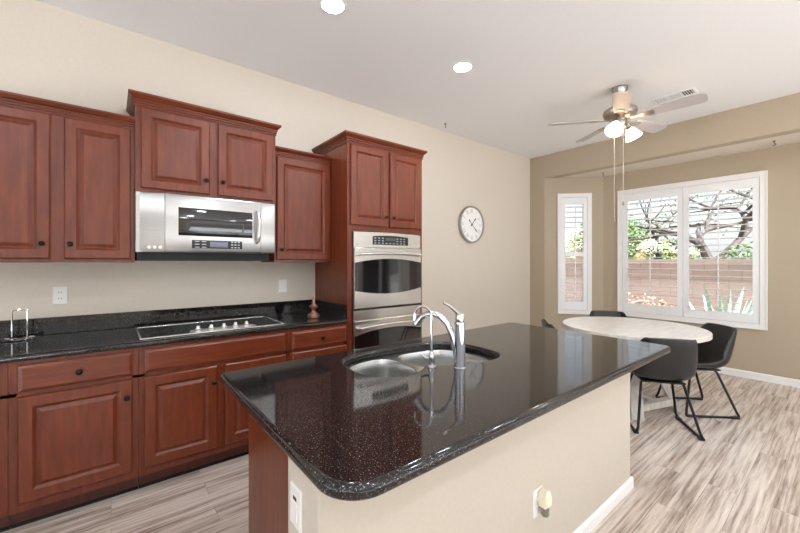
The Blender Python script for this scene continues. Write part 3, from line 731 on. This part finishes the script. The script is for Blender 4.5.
# ------------------------------------------------------------------ dining table and chairs
TX, TY, TR = -1.34, 3.92, .60
tb = thing('dining_table', 'round whitewashed dining table with splayed legs in the bay', 'table', (TX, TY, 0))
M().lathe([(TR-.012,.715),(TR,.720),(TR,.755),(TR-.005,.760)], (TX,TY,0), seg=72).build('tabletop', table_m, tb)
M().lathe([(.22,.690),(.22,.7148)], (TX,TY,0), seg=40).build('mounting_plate', leg_m, tb)
fa = math.atan2(4.08-3.58, -1.03+1.17)
for k in range(4):
    a = math.radians(-63+90*k); d = Vector((math.cos(a),math.sin(a),0)); s_ = Vector((-d.y,d.x,0))
    top = Vector((TX,TY,.689))+d*.07; bot = Vector((TX,TY,0.001))+d*.37
    def sec(c): return [c+d*.028+s_*.048, c+d*.028-s_*.048, c-d*.028-s_*.048, c-d*.028+s_*.048]
    m = M(); m.loft([sec(bot), sec(top)]); m.build('leg', leg_m, tb, smooth=False, bevel=.004)
def bar(p, q, w, z0_, z1_):
    d = (q-p).normalized(); n_ = Vector((-d.y,d.x,0))*w/2; c = [p+n_, p-n_, q-n_, q+n_]
    M().loft([[(v.x,v.y,z0_) for v in c],[(v.x,v.y,z1_) for v in c]]).build('stretcher', leg_m, tb, smooth=False, bevel=.003)
ft_ = [Vector((TX+.345*math.cos(math.radians(-63+90*k)), TY+.345*math.sin(math.radians(-63+90*k)), 0)) for k in range(4)]
for p, q in ((ft_[0],ft_[1]),(ft_[2],ft_[3])):
    d = (q-p).normalized()*.04; bar(p+d, q-d, .07, .065, .125)
mid = [(ft_[0]+ft_[1])/2, (ft_[2]+ft_[3])/2]; d = (mid[1]-mid[0]).normalized()*.036; bar(mid[0]+d, mid[1]-d, .07, .066, .124)

def make_chair(label):
    t = thing('bucket_chair', label, 'chair', group='charcoal bucket chairs around the table')
    path = [(.225,.424),(.215,.440),(.16,.434),(.08,.423),(0,.416),(-.08,.418),(-.145,.436),(-.190,.485),(-.212,.56),(-.230,.63),(-.246,.70),(-.258,.765),(-.262,.785)]
    half = [.180,.192,.206,.214,.220,.224,.226,.225,.220,.210,.196,.180,.160]
    curl = [.01,.02,.035,.05,.068,.09,.115,.13,.125,.105,.08,.055,.04]
    P = [Vector((0,a,b_)) for a,b_ in path]; NU = 17; V = []; Fc = []
    for i, p in enumerate(P):
        tg = (P[min(i+1,len(P)-1)]-P[max(i-1,0)]).normalized(); nr = Vector((0,tg.z,-tg.y))*-1
        nr = Vector((0,-tg.z,tg.y))
        if nr.z < 0 and nr.y < 0: nr = -nr
        nr = Vector((0, tg.z, -tg.y)); 
        for j in range(NU):
            u = -1+2*j/(NU-1); q = p+nr*(curl[i]*abs(u)**3.2)
            tp = .012*(u*u) if i >= len(P)-2 else 0
            V.append((half[i]*math.sin(u*1.45)/math.sin(1.45), q.y, q.z-tp))
    for i in range(len(P)-1):
        for j in range(NU-1):
            a = i*NU+j; Fc.append((a,a+1,a+NU+1,a+NU))
    m = M(); m.v = V; m.f = Fc
    sh = m.build('seat_shell', leather, t, world=False, angle=180)
    so_ = sh.modifiers.new('thick', 'SOLIDIFY'); so_.thickness = .022; so_.offset = 0
    su = sh.modifiers.new('sub', 'SUBSURF'); su.levels = 1; su.render_levels = 2
    # stitching line along the seat underside edge
    m = M(); m.box(-.15,.15,-.12,.16,.394,.406); m.build('mounting_plate', grey_black, t, smooth=False, world=False)
    for sx in (-1, 1):
        x0, x1 = .135*sx, .222*sx
        m = M()
        m.tube([(x0*.7,.12,.398),(x0,.125,.396),(x0+.015*sx,.135,.382),(x1-.012*sx,.205,.05),(x1,.215,.022),(x1,.205,.0125),(x1,.18,.0105),(x1,0,.0105),(x1,-.18,.0105),(x1,-.205,.0125),(x1,-.215,.022),(x1-.012*sx,-.205,.05),(x0+.015*sx,-.085,.382),(x0,-.075,.396),(x0*.7,-.07,.398)], .0100, 10)
        lg = m.build('sled_leg', grey_black, t, world=False)
        for fy in (.185,-.185):
            m = M().box(x1-.017,x1+.017,fy-.028,fy+.028,0.0005,.0205); m.build('foot_pad', black, lg, smooth=False, bevel=.004, world=False)
    for fy in (.10,-.055):
        m = M().tube([(-.13,fy,.3985),(.13,fy,.3985)], .0075, 8); m.build('crossbar', grey_black, t, world=False)
    return t
ch = make_chair('charcoal bucket chair nearest, its back to us behind the island corner')
def put(o, x, y, dx, dy):
    o.location = (x, y, 0); o.rotation_euler = (0,0,math.atan2(dy,dx)-math.pi/2)
CH = [(-1.021,3.585,-.58,.81,None),(-.93,4.30,-.70,-.71,'charcoal bucket chair on the right of the table under the wide window'),
      (-1.725,4.50,.55,-.80,'charcoal bucket chair at the far side of the table before the window'),
      (-1.735,3.56,.76,.65,'charcoal bucket chair at the left of the table, only its back corner showing')]
for i, (x,y,dx,dy,lab) in enumerate(CH):
    o = ch if i == 0 else copy_tree(ch)
    put(o, x, y, dx, dy)
    if lab: o['label'] = lab

# ------------------------------------------------------------------ outdoors
GZ = -.15
ground_m = noisy('pale_gravel', [(.3,(112,98,84)),(.7,(138,124,110))], 30, .9, bmp=.3)
g = struct(M().box(-40, 30, -25, 60, GZ-.1, GZ).build('ground', ground_m, smooth=False))
bounce_patio_m = noisy('bounce_concrete', [(.3,(214,210,204)),(.7,(224,220,214))], 8, .85)  # unseen pale slabs added to bounce sunlight up to the ceiling
struct(M().box(XR+T+.01, 14, -12, 6.5, GZ, -.02).build('floor_bounce_patio', bounce_patio_m, smooth=False))
struct(M().box(-6, XR+T, -12, YF-T-.01, GZ, -.02).build('floor_bounce_terrace', bounce_patio_m, smooth=False))
def block_mat():
    m = mat('tan_block', (206,176,156), .9); n, l, b = nodes(m)
    v = coords(n, l, (1,1,1), 'Object', (math.radians(90),0,0))
    br = n.new('ShaderNodeTexBrick'); l.new(v.outputs[0], br.inputs['Vector']); br.inputs['Scale'].default_value = 1
    br.inputs['Brick Width'].default_value = .4; br.inputs['Row Height'].default_value = .2; br.inputs['Mortar Size'].default_value = .008
    br.inputs['Color1'].default_value = lin((182,162,150)); br.inputs['Color2'].default_value = lin((172,151,139)); br.inputs['Mortar'].default_value = lin((150,132,121))
    l.new(br.outputs['Color'], b.inputs['Base Color']); return m
tag(M().box(-14, 7, 10.0, 10.2, GZ, 1.36).box(-14, 7, 9.97, 10.23, 1.36, 1.445).build('block_wall', block_mat(), smooth=False), 'tan block garden wall across the yard outside the windows', 'garden wall')
tag(M().lathe([(.09,1.4455),(.09,1.48),(.06,1.49),(.07,1.56),(.03,1.65),(.004,1.68)], (-2.86,10.1,0), seg=12).build('wall_lantern', grey_black), 'small dark lantern-shaped cap on top of the block wall', 'lantern')
hs = thing('neighbor_house', 'tan stucco house with low tiled roof beyond the block wall', 'house', (-10, 22, GZ))
M().box(-20, -6.2, 18.6, 28, GZ, 1.9).build('wall', mat('stucco',(226,206,178),.9), hs, smooth=False)
m = M(); m.loft([[(-20.5,18.0,1.85),(-5.6,18.0,1.85),(-5.6,28.5,1.85),(-20.5,28.5,1.85)],[(-20.5,18.0,2.0),(-5.6,18.0,2.0),(-5.6,28.5,2.0),(-20.5,28.5,2.0)],[(-16,22.6,3.5),(-9.6,22.6,3.5),(-9.6,24,3.5),(-16,24,3.5)]])
tile = noisy('clay_tile', [(.3,(196,150,128)),(.7,(226,190,168))], 6, .8, (1,6,1)); m.build('roof', tile, hs, smooth=False)

leafs = {}
def leaf_mat(name, a, b_):
    m = noisy(name, [(.3,a),(.7,b_)], 3, .6); return m
lm_green = leaf_mat('green_leaves', (84,116,58), (130,158,90)); lm_pale = leaf_mat('pale_leaves', (150,172,112), (190,206,150)); lm_dark = leaf_mat('dark_leaves', (74,104,52), (112,144,72))
bark = noisy('brown_bark', [(.3,(58,47,42)),(.7,(92,78,70))], 8, .9, (1,1,.3), .3)
def leaves(m, c, rad, n, size, rnd):
    c = Vector(c)
    for _ in range(n):
        v = Vector((rnd.gauss(0,1), rnd.gauss(0,1), rnd.gauss(0,1))).normalized()*(rnd.random()**.4)
        p = c+Vector((v.x*rad[0], v.y*rad[1], v.z*rad[2])); a = Vector((rnd.gauss(0,1), rnd.gauss(0,1), rnd.gauss(0,.6))).normalized(); b_ = a.cross(Vector((rnd.gauss(0,1),rnd.gauss(0,1),1))).normalized()
        s = size*(.6+.8*rnd.random()); n0 = len(m.v)
        m.v += [tuple(p-a*s), tuple(p+b_*s*.4), tuple(p+a*s), tuple(p-b_*s*.4)]; m.f.append((n0,n0+1,n0+2,n0+3))
def tree(label, x, y, h0, spread, levels, seed, lm, nl, lsize, trunk_r=.16, lean=(0,0), name='tree', blobs=None, r_leaf=.5):
    rnd = random.Random(seed); t = thing(name, label, 'tree', (x,y,GZ)); m = M(); tips = []
    def branch(p, d, L, r, lev):
        pts = [p]; q = p.copy(); dd = d.copy()
        for i in range(4):
            dd = (dd+Vector((rnd.gauss(0,.16),rnd.gauss(0,.16),rnd.gauss(0,.08)))).normalized(); q = q+dd*L/4; pts.append(q.copy())
        m.tube(pts, [r*(1-.11*i) for i in range(5)], 7)
        if lev == 0: tips.append(q); return
        if lev <= 1: tips.append(pts[2])
        for k in range(3 if lev > 1 else 2):
            nd = (dd+Vector((rnd.gauss(0,1),rnd.gauss(0,.8),rnd.gauss(.15,.45)))*spread).normalized()
            branch(q if k else pts[3], nd, L*.78, r*.6, lev-1)
    branch(Vector((x,y,GZ)), Vector((lean[0],lean[1],1)).normalized(), h0, trunk_r, levels)
    m.build('trunk', bark, t)
    lf = M()
    for p in tips: leaves(lf, p, (r_leaf,r_leaf,r_leaf*.7), nl, lsize, rnd)
    for c, rad, n in (blobs or []): leaves(lf, c, rad, n, lsize, rnd)
    lf.build('foliage', lm, t, recalc=False, smooth=False)
    return t
tree('bare-branched mesquite tree with thick trunk beyond the wall, seen through right shutter', -2.05, 12.6, 2.0, .8, 4, 11, lm_green, 16, .045, .19, r_leaf=.5)
tree('leafy green tree before the tiled house, seen through left shutter', -4.95, 16.3, 1.3, .45, 3, 5, lm_green, 190, .08, .15, r_leaf=.7)
tree('pale green leafy tree seen through the narrow left window', -7.9, 12.0, 1.1, .42, 3, 8, lm_pale, 80, .08, .13, r_leaf=.55)
def shrub(label, c, rad, n, size, lm, seed):
    rnd = random.Random(seed); t = thing('shrub', label, 'shrub', (c[0], c[1], GZ)); m = M()
    for i in range(7):
        a = rnd.random()*6.28; m.tube([(c[0],c[1],GZ),(c[0]+.4*rad[0]*math.cos(a), c[1]+.4*rad[1]*math.sin(a), c[2]),(c[0]+.7*rad[0]*math.cos(a), c[1]+.7*rad[1]*math.sin(a), c[2]+.5*rad[2])], .012, 6)
    m.build('stems', bark, t); lf = M(); leaves(lf, c, rad, n, size, rnd); lf.build('foliage', lm, t, recalc=False, smooth=False)
shrub('rounded green shrub just beyond the block wall, left of the mesquite trunk', (-3.0,11.4,1.25), (.75,.6,.75), 1500, .06, lm_green, 1)
shrub('green shrub just beyond the block wall, right of the mesquite trunk', (-1.5,11.5,1.15), (.6,.5,.7), 1200, .06, lm_green, 2)
shrub('dry brown shrub at the foot of the block wall, low in the left shutter', (-3.1,9.3,.28), (.8,.4,.42), 900, .04, leaf_mat('dry_leaves',(176,138,104),(206,172,136)), 3)
ag = thing('agave', 'tall spiky grey-green agave in front of the block wall', 'plant', (-1.32, 7.7, GZ))
agm = noisy('blue_green_leaf', [(.3,(150,186,160)),(.7,(186,212,188))], 4, .5)
rr = random.Random(4)
for k in range(15):
    a = k*2.4; tilt = .12+.42*rr.random(); L = .95+.3*rr.random(); d = Vector((math.cos(a)*tilt, math.sin(a)*tilt, 1)).normalized(); s_ = Vector((-math.sin(a), math.cos(a), 0)); o_ = d.cross(s_)
    b0 = Vector((-1.32,7.7,GZ-.002))+Vector((math.cos(a),math.sin(a),0))*.06; m = M(); LP = []
    for i, (u, w) in enumerate(((0,.045),(.25,.055),(.55,.05),(.8,.03),(1,.004))):
        c = b0+d*L*u+Vector((math.cos(a),math.sin(a),0))*(.18*tilt*u*u); LP.append([c+s_*w, c-o_*w*.25, c-s_*w, c+o_*w*.12])
    m.loft(LP); m.build('leaf', agm, ag, angle=60)
